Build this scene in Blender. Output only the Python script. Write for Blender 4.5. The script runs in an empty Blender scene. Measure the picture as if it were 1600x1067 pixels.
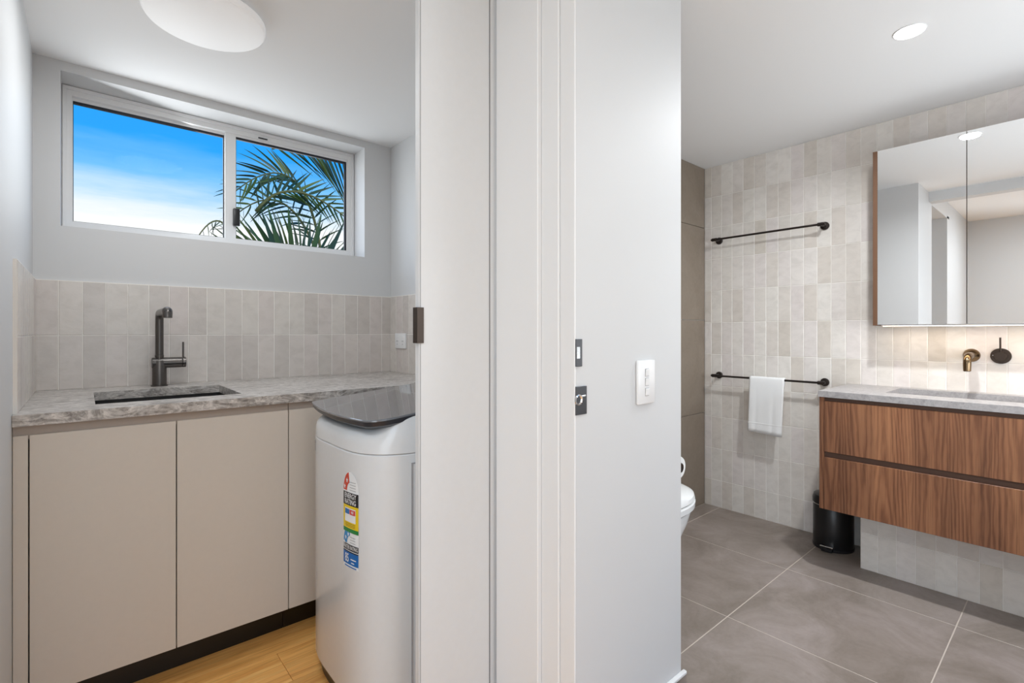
import bpy, bmesh, math, random
from mathutils import Vector, Matrix
random.seed(7)
SC = bpy.context.scene
COL = SC.collection
PI = math.pi

# ------------------------------------------------------------------ camera
FPX, HORIZON, TH, EYE = 774.056, 518.772, 0.8582, 1.16
cam_d = bpy.data.cameras.new('camera')
cam_d.sensor_fit = 'HORIZONTAL'
cam_d.sensor_width = 36.0
cam_d.lens = FPX / 1600 * 36.0
cam_d.shift_y = -(533.5 - HORIZON) / 1600
cam_d.clip_start = 0.02
cam = bpy.data.objects.new('camera', cam_d)
COL.objects.link(cam)
cam.location = (0, 0, EYE)
cam.rotation_euler = (PI / 2, 0, TH - PI / 2 + 0.0)
# optical axis is (cos TH, sin TH): rotation about z measured from +Y
cam.rotation_euler.z = TH - PI / 2
SC.camera = cam

# ------------------------------------------------------------------ world
def make_world():
    w = bpy.data.worlds.new('sky'); SC.world = w; w.use_nodes = True
    nt = w.node_tree; nt.nodes.clear()
    out = nt.nodes.new('ShaderNodeOutputWorld'); bg = nt.nodes.new('ShaderNodeBackground')
    tc = nt.nodes.new('ShaderNodeTexCoord'); sep = nt.nodes.new('ShaderNodeSeparateXYZ')
    nt.links.new(tc.outputs['Generated'], sep.inputs[0])
    mp = nt.nodes.new('ShaderNodeMapping'); mp.inputs['Scale'].default_value = (2.2, 2.2, 16)
    nt.links.new(tc.outputs['Generated'], mp.inputs[0])
    nz = nt.nodes.new('ShaderNodeTexNoise'); nz.inputs['Scale'].default_value = 2.0
    nz.inputs['Detail'].default_value = 7; nz.inputs['Roughness'].default_value = .6
    nt.links.new(mp.outputs[0], nz.inputs['Vector'])
    # height disturbed by wisps of cloud
    m1 = nt.nodes.new('ShaderNodeMath'); m1.operation = 'SUBTRACT'; m1.inputs[1].default_value = .5
    nt.links.new(nz.outputs['Fac'], m1.inputs[0])
    m2 = nt.nodes.new('ShaderNodeMath'); m2.operation = 'MULTIPLY'; m2.inputs[1].default_value = .07
    nt.links.new(m1.outputs[0], m2.inputs[0])
    ad = nt.nodes.new('ShaderNodeMath'); ad.operation = 'ADD'
    nt.links.new(sep.outputs['Z'], ad.inputs[0]); nt.links.new(m2.outputs[0], ad.inputs[1])
    rp = nt.nodes.new('ShaderNodeValToRGB'); cr = rp.color_ramp
    stops = [(0.0, (.42, .43, .42)), (.02, (.85, .9, .95)), (.178, (1, 1, 1)), (.200, (.80, .91, 1)), (.214, (.58, .80, 1)),
             (.250, (.20, .57, 1.0)), (.30, (.03, .39, 1.0)), (1.0, (.01, .10, .52))]
    cr.elements[0].position = stops[0][0]; cr.elements[0].color = stops[0][1] + (1,)
    cr.elements[1].position = stops[-1][0]; cr.elements[1].color = stops[-1][1] + (1,)
    for p, c in stops[1:-1]:
        e = cr.elements.new(p); e.color = c + (1,)
    nt.links.new(ad.outputs[0], rp.inputs[0]); nt.links.new(rp.outputs[0], bg.inputs[0])
    bg.inputs[1].default_value = 1.0
    nt.links.new(bg.outputs[0], out.inputs[0])
make_world()
sun_d = bpy.data.lights.new('sun', 'SUN'); sun_d.energy = 1.6; sun_d.angle = .009; sun_d.color = (1, .95, .85)
sun = bpy.data.objects.new('sun', sun_d); COL.objects.link(sun)
sun.rotation_euler = Vector((-.35, .55, -.75)).to_track_quat('-Z', 'Y').to_euler()

SC.view_settings.view_transform = 'Standard'
SC.view_settings.look = 'None'
SC.view_settings.exposure = 0.10
SC.view_settings.gamma = 1.0
SC.view_settings.use_curve_mapping = False
HALL_W, DOWN_W, LED_W, OYSTER_W = 9.5, 15.5, .7, 5.8   # lamp powers, used by the lamp builders below
def daylight(name, loc, aim, sx, sy, watt, col=(.84, .925, 1)):
    """daylight as an area light outside a window; only the laundry window is real"""
    ld = bpy.data.lights.new(name, 'AREA'); ld.shape = 'RECTANGLE'; ld.size = sx; ld.size_y = sy; ld.energy = watt; ld.color = col
    lo = bpy.data.objects.new(name, ld); COL.objects.link(lo); lo.location = loc
    lo.rotation_euler = Vector(aim).to_track_quat('-Z', 'Y').to_euler()
daylight('hall_fill', (-.05, -2.74, 1.15), (0, 1, 0), 1.5, 2.0, 9)  # added fill at an invented hall window behind the camera
daylight('hall_side_fill', (-1.59, -.75, 1.15), (1, 0, 0), 1.7, 2.0, 30)  # added fill from the invented side window, brightens faces turned to the hall
daylight('laundry_daylight', (.578, 2.97, 1.91), (.40, -1, .0), 1.2, .55, 5.2, (.92, .97, 1))
daylight('bathroom_fill', (2.2, -.99, 1.25), (.45, .8, .7), 1.3, 1.0, 23, (.90, .955, 1))  # added fill from an invented bathroom window, lifts ceiling and tiles

# ------------------------------------------------------------------ materials
def srgb(r, g, b):
    f = lambda v: (v / 255 / 12.92) if v / 255 <= .04045 else ((v / 255 + .055) / 1.055) ** 2.4
    return (f(r), f(g), f(b))
MATS = {}
class N:
    """small node helper"""
    def __init__(s, name):
        s.m = bpy.data.materials.new(name); s.m.use_nodes = True
        s.t = s.m.node_tree; s.b = s.t.nodes['Principled BSDF']; MATS[name] = s.m
    def n(s, typ, **kw):
        nd = s.t.nodes.new('ShaderNode' + typ)
        for k, v in kw.items():
            if k in nd.inputs: nd.inputs[k].default_value = v
            else: setattr(nd, k, v)
        return nd
    def l(s, a, b): s.t.links.new(a, b)
    def ramp(s, fac, stops, interp='LINEAR'):
        r = s.n('ValToRGB'); cr = r.color_ramp; cr.interpolation = interp
        cr.elements[0].position = stops[0][0]; cr.elements[0].color = tuple(stops[0][1]) + (1,)
        cr.elements[1].position = stops[-1][0]; cr.elements[1].color = tuple(stops[-1][1]) + (1,)
        for p, c in stops[1:-1]:
            e = cr.elements.new(p); e.color = tuple(c) + (1,)
        s.l(fac, r.inputs[0]); return r.outputs[0]
    def mix(s, fac, a, b, blend='MIX'):
        m = s.n('Mix', data_type='RGBA', blend_type=blend)
        for sock, v in ((m.inputs[0], fac), (m.inputs[6], a), (m.inputs[7], b)):
            if hasattr(v, 'is_linked'): s.l(v, sock)
            elif isinstance(v, (int, float)): sock.default_value = v
            else: sock.default_value = tuple(v) + (1,)
        return m.outputs[2]
    def vec(s, scale, src='Object'):
        mp = s.n('Mapping'); mp.inputs['Scale'].default_value = scale
        if src == 'Position': s.l(s.n('NewGeometry').outputs['Position'], mp.inputs[0])
        else: s.l(s.n('TexCoord').outputs[src], mp.inputs[0])
        return mp.outputs[0]
    def noise(s, vec, scale, detail=3, rough=.5, dist=0.0):
        nd = s.n('TexNoise', Scale=scale, Detail=detail, Roughness=rough, Distortion=dist)
        s.l(vec, nd.inputs['Vector']); return nd
    def bump(s, h, strength, dist=.002):
        b = s.n('Bump', Strength=strength, Distance=dist); s.l(h, b.inputs['Height'])
        s.l(b.outputs[0], s.b.inputs['Normal'])
    def set(s, **kw):
        for k, v in kw.items():
            k = k.replace('_', ' ')
            if isinstance(v, tuple) and len(v) == 3: v = v + (1,)
            s.b.inputs[k].default_value = v
        return s.m

def plain(name, col, rough=.5, metal=0.0, **kw):
    m = N(name); m.set(Base_Color=col, Roughness=rough, Metallic=metal, **kw)
    nz = m.noise(m.vec((1, 1, 1), 'Object'), 60, 2)
    c = m.ramp(nz.outputs['Fac'], [(.3, tuple(x * .99 for x in col)), (.7, tuple(min(1, x * 1.006) for x in col))])
    m.l(c, m.b.inputs['Base Color'])
    return m.m

WHITE = (.645, .647, .65)
def build_mats():
    # painted plaster
    m = N('paint'); m.set(Base_Color=WHITE, Roughness=.55)
    nz = m.noise(m.vec((1, 1, 1), 'Position'), 180, 3); m.bump(nz.outputs['Fac'], .04, .001)
    m = N('ceiling_paint'); m.set(Base_Color=(.88, .88, .88), Roughness=.75)
    nz = m.noise(m.vec((1, 1, 1), 'Position'), 140, 3); m.bump(nz.outputs['Fac'], .04, .001)
    m = N('gloss_white'); m.set(Base_Color=(.78, .78, .78), Roughness=.42)
    nz = m.noise(m.vec((1, 1, 1), 'Position'), 25, 2); m.bump(nz.outputs['Fac'], .02, .002)
    plain('door_white', (.70, .70, .70), .38)
    plain('alu_white', (.82, .82, .82), .35)
    plain('plastic_white', (.84, .84, .84), .3)
    plain('ceramic', (.86, .87, .86), .12)
    plain('washer_white', (.70, .712, .72), .16)
    plain('seam_dark', (.16, .16, .165), .6)
    plain('black_plastic', (.012, .012, .014), .35)
    plain('bin_black', (.008, .008, .009), .32)
    plain('kick_black', (.006, .005, .004), .3)
    plain('gasket', (.01, .012, .02), .5)
    plain('steel', (.72, .72, .72), .22, 1.0)
    plain('chrome', (.82, .82, .83), .12, 1.0)
    plain('dark_nickel', (.10, .10, .105), .38, 1.0)
    plain('gunmetal', (.135, .125, .118), .34, 1.0)
    plain('bronze', (.22, .15, .085), .24, 1.0)
    plain('bronze_dark', (.07, .052, .042), .36, .8)
    plain('rail_dark', (.045, .036, .032), .38, .7)
    plain('taupe', srgb(219, 211, 201), .42)
    plain('taupe_rail', srgb(172, 160, 150), .5)
    plain('sink_black', (.02, .019, .018), .45)
    # mirror
    m = N('mirror'); m.set(Base_Color=(.90, .905, .905), Roughness=.0, Metallic=1.0)
    nz = m.noise(m.vec((1, 1, 1)), 3, 2)
    m.l(m.ramp(nz.outputs['Fac'], [(.2, (.965, .97, .97)), (.8, (.97, .975, .975))]), m.b.inputs['Base Color'])
    # lid glass
    m = N('lid_glass'); m.set(Base_Color=(.13, .135, .148), Roughness=.06, Coat_Weight=.6, Coat_Roughness=.02, IOR=1.6)
    nz = m.noise(m.vec((1, 1, 1)), 5, 2); m.bump(nz.outputs['Fac'], .01, .001)
    plain('lid_rim', (.022, .024, .032), .3)
    # window glass
    m = N('window_glass'); t = m.t
    tr = m.n('BsdfTransparent'); gl = m.n('BsdfGlossy', Roughness=.0); mx = m.n('MixShader')
    fr = m.n('Fresnel', IOR=1.06); m.l(fr.outputs[0], mx.inputs[0])
    tr.inputs[0].default_value = (.97, .98, .985, 1)
    m.l(tr.outputs[0], mx.inputs[1]); m.l(gl.outputs[0], mx.inputs[2])
    m.l(mx.outputs[0], t.nodes['Material Output'].inputs[0])
    # glazed hand-made wall tile, tone differs from tile to tile
    def tile(name, ramp, bumpk=.25):
        m = N(name); oi = m.n('ObjectInfo')
        c = m.ramp(oi.outputs['Random'], ramp)
        v = m.n('VectorMath', operation='ADD'); sc = m.n('VectorMath', operation='SCALE', Scale=30.0)
        cx = m.n('CombineXYZ'); m.l(oi.outputs['Random'], cx.inputs[0]); m.l(oi.outputs['Random'], cx.inputs[1])
        m.l(cx.outputs[0], sc.inputs[0]); m.l(m.n('TexCoord').outputs['Object'], v.inputs[0]); m.l(sc.outputs[0], v.inputs[1])
        mp = m.n('Mapping'); mp.inputs['Scale'].default_value = (1, 1, 1.5); m.l(v.outputs[0], mp.inputs[0])
        nz = m.noise(mp.outputs[0], 14, 4, .6, .6)
        c2 = m.mix(1.0, c, m.ramp(nz.outputs['Fac'], [(.3, (.91, .905, .90)), (.55, (1, 1, 1)), (.75, (1.03, 1.03, 1.03))]), 'MULTIPLY')
        m.l(c2, m.b.inputs['Base Color']); m.set(Roughness=.24)
        nb = m.noise(mp.outputs[0], 22, 3, .5, .3); m.bump(nb.outputs['Fac'], bumpk, .004)
    tile('tile_laundry', [(0, srgb(202, 194, 188)), (.25, srgb(207, 200, 194)), (.5, srgb(215, 209, 202)), (.72, srgb(211, 202, 197)), (1, srgb(222, 216, 208))])
    tile('tile_bath', [(0, srgb(220, 212, 202)), (.12, srgb(226, 218, 210)), (.35, srgb(232, 226, 219)), (.55, srgb(236, 231, 224)), (.75, srgb(231, 223, 219)), (1, srgb(239, 234, 227))], .2)
    plain('grout_light', srgb(240, 236, 230), .8)
    plain('grout_floor', srgb(202, 190, 178), .85)
    def stonetile(name, a, b, c3, rough):
        m = N(name); oi = m.n('ObjectInfo')
        nz = m.noise(m.vec((1, 1, 1), 'Position'), 3.4, 8, .66, .9)
        c = m.ramp(nz.outputs['Fac'], [(.3, a), (.5, b), (.7, c3)])
        n2 = m.noise(m.vec((1, 1, 1), 'Position'), 55, 3, .6)
        c = m.mix(.25, c, m.ramp(n2.outputs['Fac'], [(.3, tuple(x * .8 for x in b)), (.7, tuple(x * 1.15 for x in b))]))
        m.l(c, m.b.inputs['Base Color']); m.set(Roughness=rough)
        m.bump(n2.outputs['Fac'], .05, .001)
    stonetile('floor_stone', srgb(120, 109, 98), srgb(147, 135, 126), srgb(170, 157, 152), .42)
    stonetile('brown_stone', srgb(129, 116, 102), srgb(139, 126, 112), srgb(148, 135, 121), .5)
    # engineered stone worktops
    def stone(name, lo, mid, hi, rough):
        m = N(name)
        v = m.vec((1.0, 2.6, 2.6), 'Position')
        n1 = m.noise(v, 7, 8, .66, 1.6); n2 = m.noise(m.vec((1, 1, 1), 'Position'), 45, 6, .65, .4)
        c = m.ramp(n1.outputs['Fac'], [(.28, lo), (.42, mid), (.52, hi), (.6, mid), (.75, hi)])
        c2 = m.mix(.45, c, m.ramp(n2.outputs['Fac'], [(.3, lo), (.5, mid), (.7, hi)]))
        vo = m.n('TexVoronoi', Scale=16.0, feature='DISTANCE_TO_EDGE'); wv = m.n('VectorMath', operation='ADD')
        sc = m.n('VectorMath', operation='SCALE', Scale=.12); m.l(n2.outputs['Color'], sc.inputs[0])
        m.l(v, wv.inputs[0]); m.l(sc.outputs[0], wv.inputs[1]); m.l(wv.outputs[0], vo.inputs['Vector'])
        vein = m.ramp(vo.outputs['Distance'], [(.0, (1, 1, 1)), (.05, (0, 0, 0))])
        c3 = m.mix(m.ramp(n1.outputs['Fac'], [(.5, (0, 0, 0)), (.6, (.6, .6, .6))]), c2, m.mix(vein, c2, tuple(x * .7 for x in lo)))
        m.l(c3, m.b.inputs['Base Color']); m.set(Roughness=rough)
        m.bump(n2.outputs['Fac'], .08, .001)
    stone('stone_grey', srgb(74, 68, 64), srgb(158, 151, 145), srgb(238, 233, 228), .28)
    stone('stone_pale', srgb(140, 136, 137), srgb(164, 160, 160), srgb(186, 182, 181), .38)
    # walnut veneer, grain vertical
    m = N('walnut')
    def mth(op, x, y=None):
        n = m.n('Math', operation=op)
        for k, v in enumerate((x, y)):
            if v is None: continue
            if hasattr(v, 'is_linked'): m.l(v, n.inputs[k])
            else: n.inputs[k].default_value = v
        return n.outputs[0]
    sp = m.n('SeparateXYZ'); m.l(m.n('NewGeometry').outputs['Position'], sp.inputs[0])
    lo = m.noise(m.vec((3.2, 3.2, 1.1), 'Position'), 1.0, 3, .5)
    yy = mth('ADD', mth('DIVIDE', mth('ADD', sp.outputs['Y'], sp.outputs['X']), .128), mth('MULTIPLY', lo.outputs['Fac'], .22))
    cell = mth('FLOOR', yy); wn = m.n('TexWhiteNoise', noise_dimensions='1D'); m.l(cell, wn.inputs['W'])
    a_ = mth('SUBTRACT', mth('FRACT', yy), mth('ADD', mth('MULTIPLY', wn.outputs['Value'], .7), .15))
    wob = m.noise(m.vec((14, 14, 2.2), 'Position'), 1.0, 4, .6)
    par = mth('ADD', mth('MULTIPLY', mth('POWER', mth('ABSOLUTE', a_), 1.5), 3.4),
              mth('ADD', mth('MULTIPLY', sp.outputs['Z'], mth('SUBTRACT', mth('MULTIPLY', wn.outputs['Value'], 2.4), 1.2)), mth('MULTIPLY', wob.outputs['Fac'], .9)))
    rings = mth('ADD', mth('MULTIPLY', mth('SINE', mth('MULTIPLY', par, 19.0)), .5), .5)
    fine = m.noise(m.vec((190, 190, 4.5), 'Position'), 1.0, 4, .6)
    big = m.noise(m.vec((11, 11, .9), 'Position'), 1.0, 4, .55, .4)
    base = m.ramp(rings, [(.0, srgb(116, 72, 48)), (.3, srgb(148, 98, 68)), (.65, srgb(168, 115, 81)), (1, srgb(176, 124, 88))])
    b2 = m.mix(.5, base, m.ramp(big.outputs['Fac'], [(.3, srgb(104, 64, 43)), (.5, srgb(156, 105, 74)), (.7, srgb(196, 140, 100))]))
    b3 = m.mix(1.0, b2, m.ramp(fine.outputs['Fac'], [(.32, (.66, .62, .59)), (.5, (1, 1, 1)), (.7, (1.08, 1.07, 1.06))]), 'MULTIPLY')
    b4 = m.mix(1.0, b3, m.ramp(wn.outputs['Value'], [(0, (.70, .68, .66)), (1, (.93, .90, .86))]), 'MULTIPLY')
    m.l(b4, m.b.inputs['Base Color']); m.set(Roughness=.42)
    m.bump(fine.outputs['Fac'], .06, .001)
    plain('walnut_dark', srgb(84, 58, 44), .5)
    plain('walnut_edge', srgb(108, 76, 54), .45)
    # oak plank
    m = N('oak'); oi = m.n('ObjectInfo')
    off = m.n('VectorMath', operation='ADD'); cx = m.n('CombineXYZ')
    mu = m.n('Math', operation='MULTIPLY'); mu.inputs[1].default_value = 40; m.l(oi.outputs['Random'], mu.inputs[0])
    m.l(mu.outputs[0], cx.inputs[0]); m.l(m.n('TexCoord').outputs['Object'], off.inputs[0]); m.l(cx.outputs[0], off.inputs[1])
    mp = m.n('Mapping'); mp.inputs['Scale'].default_value = (1.2, 16, 16); m.l(off.outputs[0], mp.inputs[0])
    n1 = m.noise(mp.outputs[0], 2.2, 6, .6, .8)
    mp2 = m.n('Mapping'); mp2.inputs['Scale'].default_value = (4, 160, 160); m.l(off.outputs[0], mp2.inputs[0])
    n2 = m.noise(mp2.outputs[0], 1.5, 3, .6)
    c = m.ramp(n1.outputs['Fac'], [(.28, srgb(216, 146, 74)), (.5, srgb(242, 182, 104)), (.72, srgb(252, 202, 126))])
    c = m.mix(1.0, c, m.ramp(n2.outputs['Fac'], [(.35, (.82, .8, .78)), (.6, (1.03, 1.03, 1.03))]), 'MULTIPLY')
    c = m.mix(1.0, c, m.ramp(oi.outputs['Random'], [(0, (.86, .85, .84)), (1, (1.05, 1.04, 1.03))]), 'MULTIPLY')
    m.l(c, m.b.inputs['Base Color']); m.set(Roughness=.38)
    m.bump(n2.outputs['Fac'], .06, .001)
    # terry towel
    m = N('terry'); m.set(Base_Color=(.96, .96, .955), Roughness=.95)
    nz = m.noise(m.vec((1, 1, 1)), 420, 3, .7); m.bump(nz.outputs['Fac'], .25, .002)
    m = N('paper'); m.set(Base_Color=(.84, .84, .83), Roughness=.9)
    nz = m.noise(m.vec((1, 1, 1)), 200, 2); m.bump(nz.outputs['Fac'], .2, .002)
    # foliage
    m = N('palm_leaf'); oi = m.n('ObjectInfo')
    c = m.ramp(oi.outputs['Random'], [(0, srgb(28, 58, 46)), (.55, srgb(46, 82, 50)), (.85, srgb(74, 104, 48)), (1, srgb(116, 128, 52))])
    m.l(c, m.b.inputs['Base Color']); m.set(Roughness=.45)
    nz = m.noise(m.vec((2, 90, 2)), 2, 2); m.bump(nz.outputs['Fac'], .2, .002)
    plain('palm_stem', srgb(110, 112, 62), .6)
    plain('palm_trunk', srgb(120, 112, 98), .8)
    # label inks
    for k, c in dict(ink_white=(235, 237, 238), ink_black=(28, 28, 34), ink_red=(206, 66, 42), ink_yellow=(232, 200, 28), ink_green=(34, 130, 62),
                     ink_blue=(24, 104, 178), ink_sky=(52, 140, 198), ink_lightred=(212, 70, 66), ink_grey=(150, 150, 152), ink_brown=(120, 92, 30)).items():
        plain(k, srgb(*c), .35)
    # lamps
    def emit(name, col, st):
        m = N(name); m.set(Base_Color=(.8, .8, .8), Emission_Color=col, Emission_Strength=st)
        lw = m.noise(m.vec((1, 1, 1)), 2, 1)
        m.l(m.ramp(lw.outputs['Fac'], [(0, tuple(x * .99 for x in col)), (1, col)]), m.b.inputs['Emission Color'])
    emit('lamp_lens', (1, .98, .95), 9.0)
    emit('lamp_oyster', (1, 1, 1), .22)
    emit('lamp_hall', (1, .99, .97), 6.0)
    emit('led_warm', (1, .80, .58), 7.0)
build_mats()

# ------------------------------------------------------------------ object helpers
def wl(o):
    v = Vector((0, 0, 0))
    while o is not None:
        v += o.location; o = o.parent
    return v
def link(name, me, loc=(0, 0, 0), parent=None, mat=None):
    o = bpy.data.objects.new(name, me); COL.objects.link(o)
    if parent is not None:
        o.parent = parent; o.location = Vector(loc) - wl(parent)
    else: o.location = loc
    if mat and me is not None and not me.materials: me.materials.append(MATS[mat])
    return o
def tag(o, label=None, cat=None, group=None, kind=None):
    if label: o['label'] = label
    if cat: o['category'] = cat
    if group: o['group'] = group
    if kind: o['kind'] = kind
    return o
def thing(name, loc, label, cat, group=None):
    o = bpy.data.objects.new(name, None); COL.objects.link(o); o.location = loc
    o.empty_display_size = .05
    return tag(o, label, cat, group)
def bm_mesh(bm, name, smooth=None):
    bmesh.ops.recalc_face_normals(bm, faces=bm.faces)
    me = bpy.data.meshes.new(name); bm.to_mesh(me); bm.free()
    if smooth is not None:
        me.polygons.foreach_set('use_smooth', [True] * len(me.polygons))
        if smooth < 3.2: me.set_sharp_from_angle(angle=smooth)
    return me
BOXC = {}
def box_mesh(dx, dy, dz, mat, bevel=0.0, seg=1):
    key = (round(dx, 5), round(dy, 5), round(dz, 5), mat, bevel, seg)
    if key in BOXC: return BOXC[key]
    bm = bmesh.new(); bmesh.ops.create_cube(bm, size=1.0)
    bmesh.ops.scale(bm, vec=(dx, dy, dz), verts=bm.verts)
    if bevel: bmesh.ops.bevel(bm, geom=list(bm.edges), offset=bevel, segments=seg, affect='EDGES', profile=.5)
    me = bm_mesh(bm, 'box', .6 if bevel else None); me.materials.append(MATS[mat]); BOXC[key] = me
    return me
def box(name, x0, x1, y0, y1, z0, z1, mat, parent=None, bevel=0.0, seg=1):
    me = box_mesh(x1 - x0, y1 - y0, z1 - z0, mat, bevel, seg)
    return link(name, me, ((x0 + x1) / 2, (y0 + y1) / 2, (z0 + z1) / 2), parent)
def boxes(name, lst, mat, parent=None, origin=None):
    """several joined boxes forming ONE piece (an L, a frame)"""
    o = Vector(origin) if origin else Vector(((lst[0][0] + lst[0][1]) / 2, (lst[0][2] + lst[0][3]) / 2, lst[0][4]))
    bm = bmesh.new()
    for (x0, x1, y0, y1, z0, z1) in lst:
        r = bmesh.ops.create_cube(bm, size=1.0)['verts']
        bmesh.ops.scale(bm, vec=(x1 - x0, y1 - y0, z1 - z0), verts=r)
        bmesh.ops.translate(bm, vec=Vector(((x0 + x1) / 2, (y0 + y1) / 2, (z0 + z1) / 2)) - o, verts=r)
    return link(name, bm_mesh(bm, name), o, parent, mat)
def ring_slab(name, x0, x1, y0, y1, z0, z1, hx0, hx1, hy0, hy1, mat, parent=None, bevel=0.0, axis='z'):
    """slab with one rectangular hole; axis is the thickness direction"""
    bm = bmesh.new()
    def v(a, b, c):
        return bm.verts.new({'z': (a, b, c), 'y': (a, c, b), 'x': (c, a, b)}[axis])
    O = [(x0, y0), (x1, y0), (x1, y1), (x0, y1)]; H = [(hx0, hy0), (hx1, hy0), (hx1, hy1), (hx0, hy1)]
    ob = [v(a, b, z0) for a, b in O]; ot = [v(a, b, z1) for a, b in O]
    hb = [v(a, b, z0) for a, b in H]; ht = [v(a, b, z1) for a, b in H]
    for i in range(4):
        j = (i + 1) % 4
        bm.faces.new((ot[i], ot[j], ht[j], ht[i])); bm.faces.new((ob[j], ob[i], hb[i], hb[j]))
        bm.faces.new((ob[i], ob[j], ot[j], ot[i])); bm.faces.new((hb[j], hb[i], ht[i], ht[j]))
    if bevel:
        ed = [e for e in bm.edges if len(e.link_faces) == 2 and e.calc_face_angle(0) > .5]
        bmesh.ops.bevel(bm, geom=ed, offset=bevel, segments=1, affect='EDGES')
    c = {'z': Vector(((x0 + x1) / 2, (y0 + y1) / 2, z0)), 'y': Vector(((x0 + x1) / 2, z0, y0)), 'x': Vector((z0, (x0 + x1) / 2, y0))}[axis]
    bmesh.ops.translate(bm, vec=-c, verts=bm.verts)
    return link(name, bm_mesh(bm, name), c, parent, mat)
def tube_bm(bm, pts, rad, seg=14, caps=True):
    """tube along a polyline; rad number or list"""
    pts = [Vector(p) for p in pts]; n = len(pts)
    rads = rad if isinstance(rad, (list, tuple)) else [rad] * n
    rings = []; up = None
    for i, p in enumerate(pts):
        if i == 0: t = (pts[1] - p)
        elif i == n - 1: t = (p - pts[i - 1])
        else: t = (pts[i + 1] - p).normalized() + (p - pts[i - 1]).normalized()
        t.normalize()
        if up is None:
            up = Vector((0, 0, 1)) if abs(t.z) < .9 else Vector((1, 0, 0))
        a = t.cross(up).normalized(); up = a.cross(t).normalized()
        rings.append([bm.verts.new(p + (a * math.cos(2 * PI * k / seg) + up * math.sin(2 * PI * k / seg)) * rads[i]) for k in range(seg)])
    for i in range(n - 1):
        for k in range(seg):
            bm.faces.new((rings[i][k], rings[i][(k + 1) % seg], rings[i + 1][(k + 1) % seg], rings[i + 1][k]))
    if caps:
        bm.faces.new(rings[0][::-1]); bm.faces.new(rings[-1])
def tube(name, pts, rad, mat, parent=None, seg=16, caps=True):
    bm = bmesh.new(); o = Vector(pts[0])
    tube_bm(bm, [Vector(p) - o for p in pts], rad, seg, caps)
    return link(name, bm_mesh(bm, name, .7), o, parent, mat)
def lathe(name, prof, loc, mat, parent=None, axis='z', seg=40):
    """prof list of (r, h) turned about axis"""
    bm = bmesh.new(); rings = []
    for r, h in prof:
        if r < 1e-6: rings.append([bm.verts.new((0, 0, h))])
        else: rings.append([bm.verts.new((r * math.cos(2 * PI * k / seg), r * math.sin(2 * PI * k / seg), h)) for k in range(seg)])
    for a, b in zip(rings, rings[1:]):
        for k in range(seg):
            q = (k + 1) % seg
            if len(a) == 1 and len(b) == 1: continue
            if len(a) == 1: bm.faces.new((a[0], b[q], b[k]))
            elif len(b) == 1: bm.faces.new((a[k], a[q], b[0]))
            else: bm.faces.new((a[k], a[q], b[q], b[k]))
    R = {'z': Matrix(), 'x': Matrix.Rotation(PI / 2, 4, 'Y'), '-x': Matrix.Rotation(-PI / 2, 4, 'Y'),
         'y': Matrix.Rotation(-PI / 2, 4, 'X'), '-y': Matrix.Rotation(PI / 2, 4, 'X'), '-z': Matrix.Rotation(PI, 4, 'X')}[axis]
    bmesh.ops.transform(bm, matrix=R, verts=bm.verts)
    return link(name, bm_mesh(bm, name, .6), loc, parent, mat)
def arc(c, r, a0, a1, n, plane):
    out = []
    for i in range(n + 1):
        a = a0 + (a1 - a0) * i / n; u, v = r * math.cos(a), r * math.sin(a)
        out.append({'yz': (c[0], c[1] + u, c[2] + v), 'xz': (c[0] + u, c[1], c[2] + v), 'xy': (c[0] + u, c[1] + v, c[2])}[plane])
    return out
TILEC = {}
def tile_mesh(w, h, t, mat, axis, bev=.0016):
    """glazed tile: flat back, bevelled face; axis = direction the face looks ('-x','-y','x')"""
    key = (round(w, 5), round(h, 5), t, mat, axis)
    if key in TILEC: return TILEC[key]
    bm = bmesh.new(); P = []
    for d, i in ((0, 0), (t - bev, 0), (t, bev)):
        P.append([bm.verts.new((a * (w / 2 - i), -d, b * (h / 2 - i))) for a, b in ((-1, -1), (1, -1), (1, 1), (-1, 1))])
    bm.faces.new(P[2]); bm.faces.new(P[0][::-1])
    for A, B in ((P[0], P[1]), (P[1], P[2])):
        for k in range(4): bm.faces.new((A[k], A[(k + 1) % 4], B[(k + 1) % 4], B[k]))
    rot = {'-y': 0, '-x': -PI / 2, 'x': PI / 2, 'y': PI}[axis]
    bmesh.ops.rotate(bm, matrix=Matrix.Rotation(rot, 3, 'Z'), verts=bm.verts)
    me = bm_mesh(bm, 'tile'); me.materials.append(MATS[mat]); TILEC[key] = me
    return me
def tile_run(parent, axis, plane, cols, rows, mat, gap=.002, t=.009, wob=.004, skip=None):
    """plane: coordinate of the tile BACK. cols/rows: joint coordinates"""
    for ci in range(len(cols) - 1):
        for ri in range(len(rows) - 1):
            a0, a1, z0, z1 = cols[ci], cols[ci + 1], rows[ri], rows[ri + 1]
            if skip and skip(a0, a1, z0, z1): continue
            w, h = abs(a1 - a0) - gap, z1 - z0 - gap
            me = tile_mesh(w, h, t, mat, axis)
            a, z = (a0 + a1) / 2, (z0 + z1) / 2
            loc = (plane, a, z) if axis in ('x', '-x') else (a, plane, z)
            o = link('tile', me, loc, parent)
            if wob: o.rotation_euler = [random.uniform(-wob, wob) * (.6 if k == 2 else 1) for k in range(3)] if axis not in ('-y', 'y') else [random.uniform(-wob, wob) * .35, 0, random.uniform(-wob, wob)]
            if wob and axis in ('x', '-x'): o.rotation_euler = (0, random.uniform(-wob, wob) * .35, random.uniform(-wob, wob))
def frange(a, b, step):
    out = [a]; n = 1
    while (out[-1] + step < b - 1e-4) if step > 0 else (out[-1] + step > b + 1e-4):
        out.append(a + n * step); n += 1
    out.append(b); return out

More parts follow.
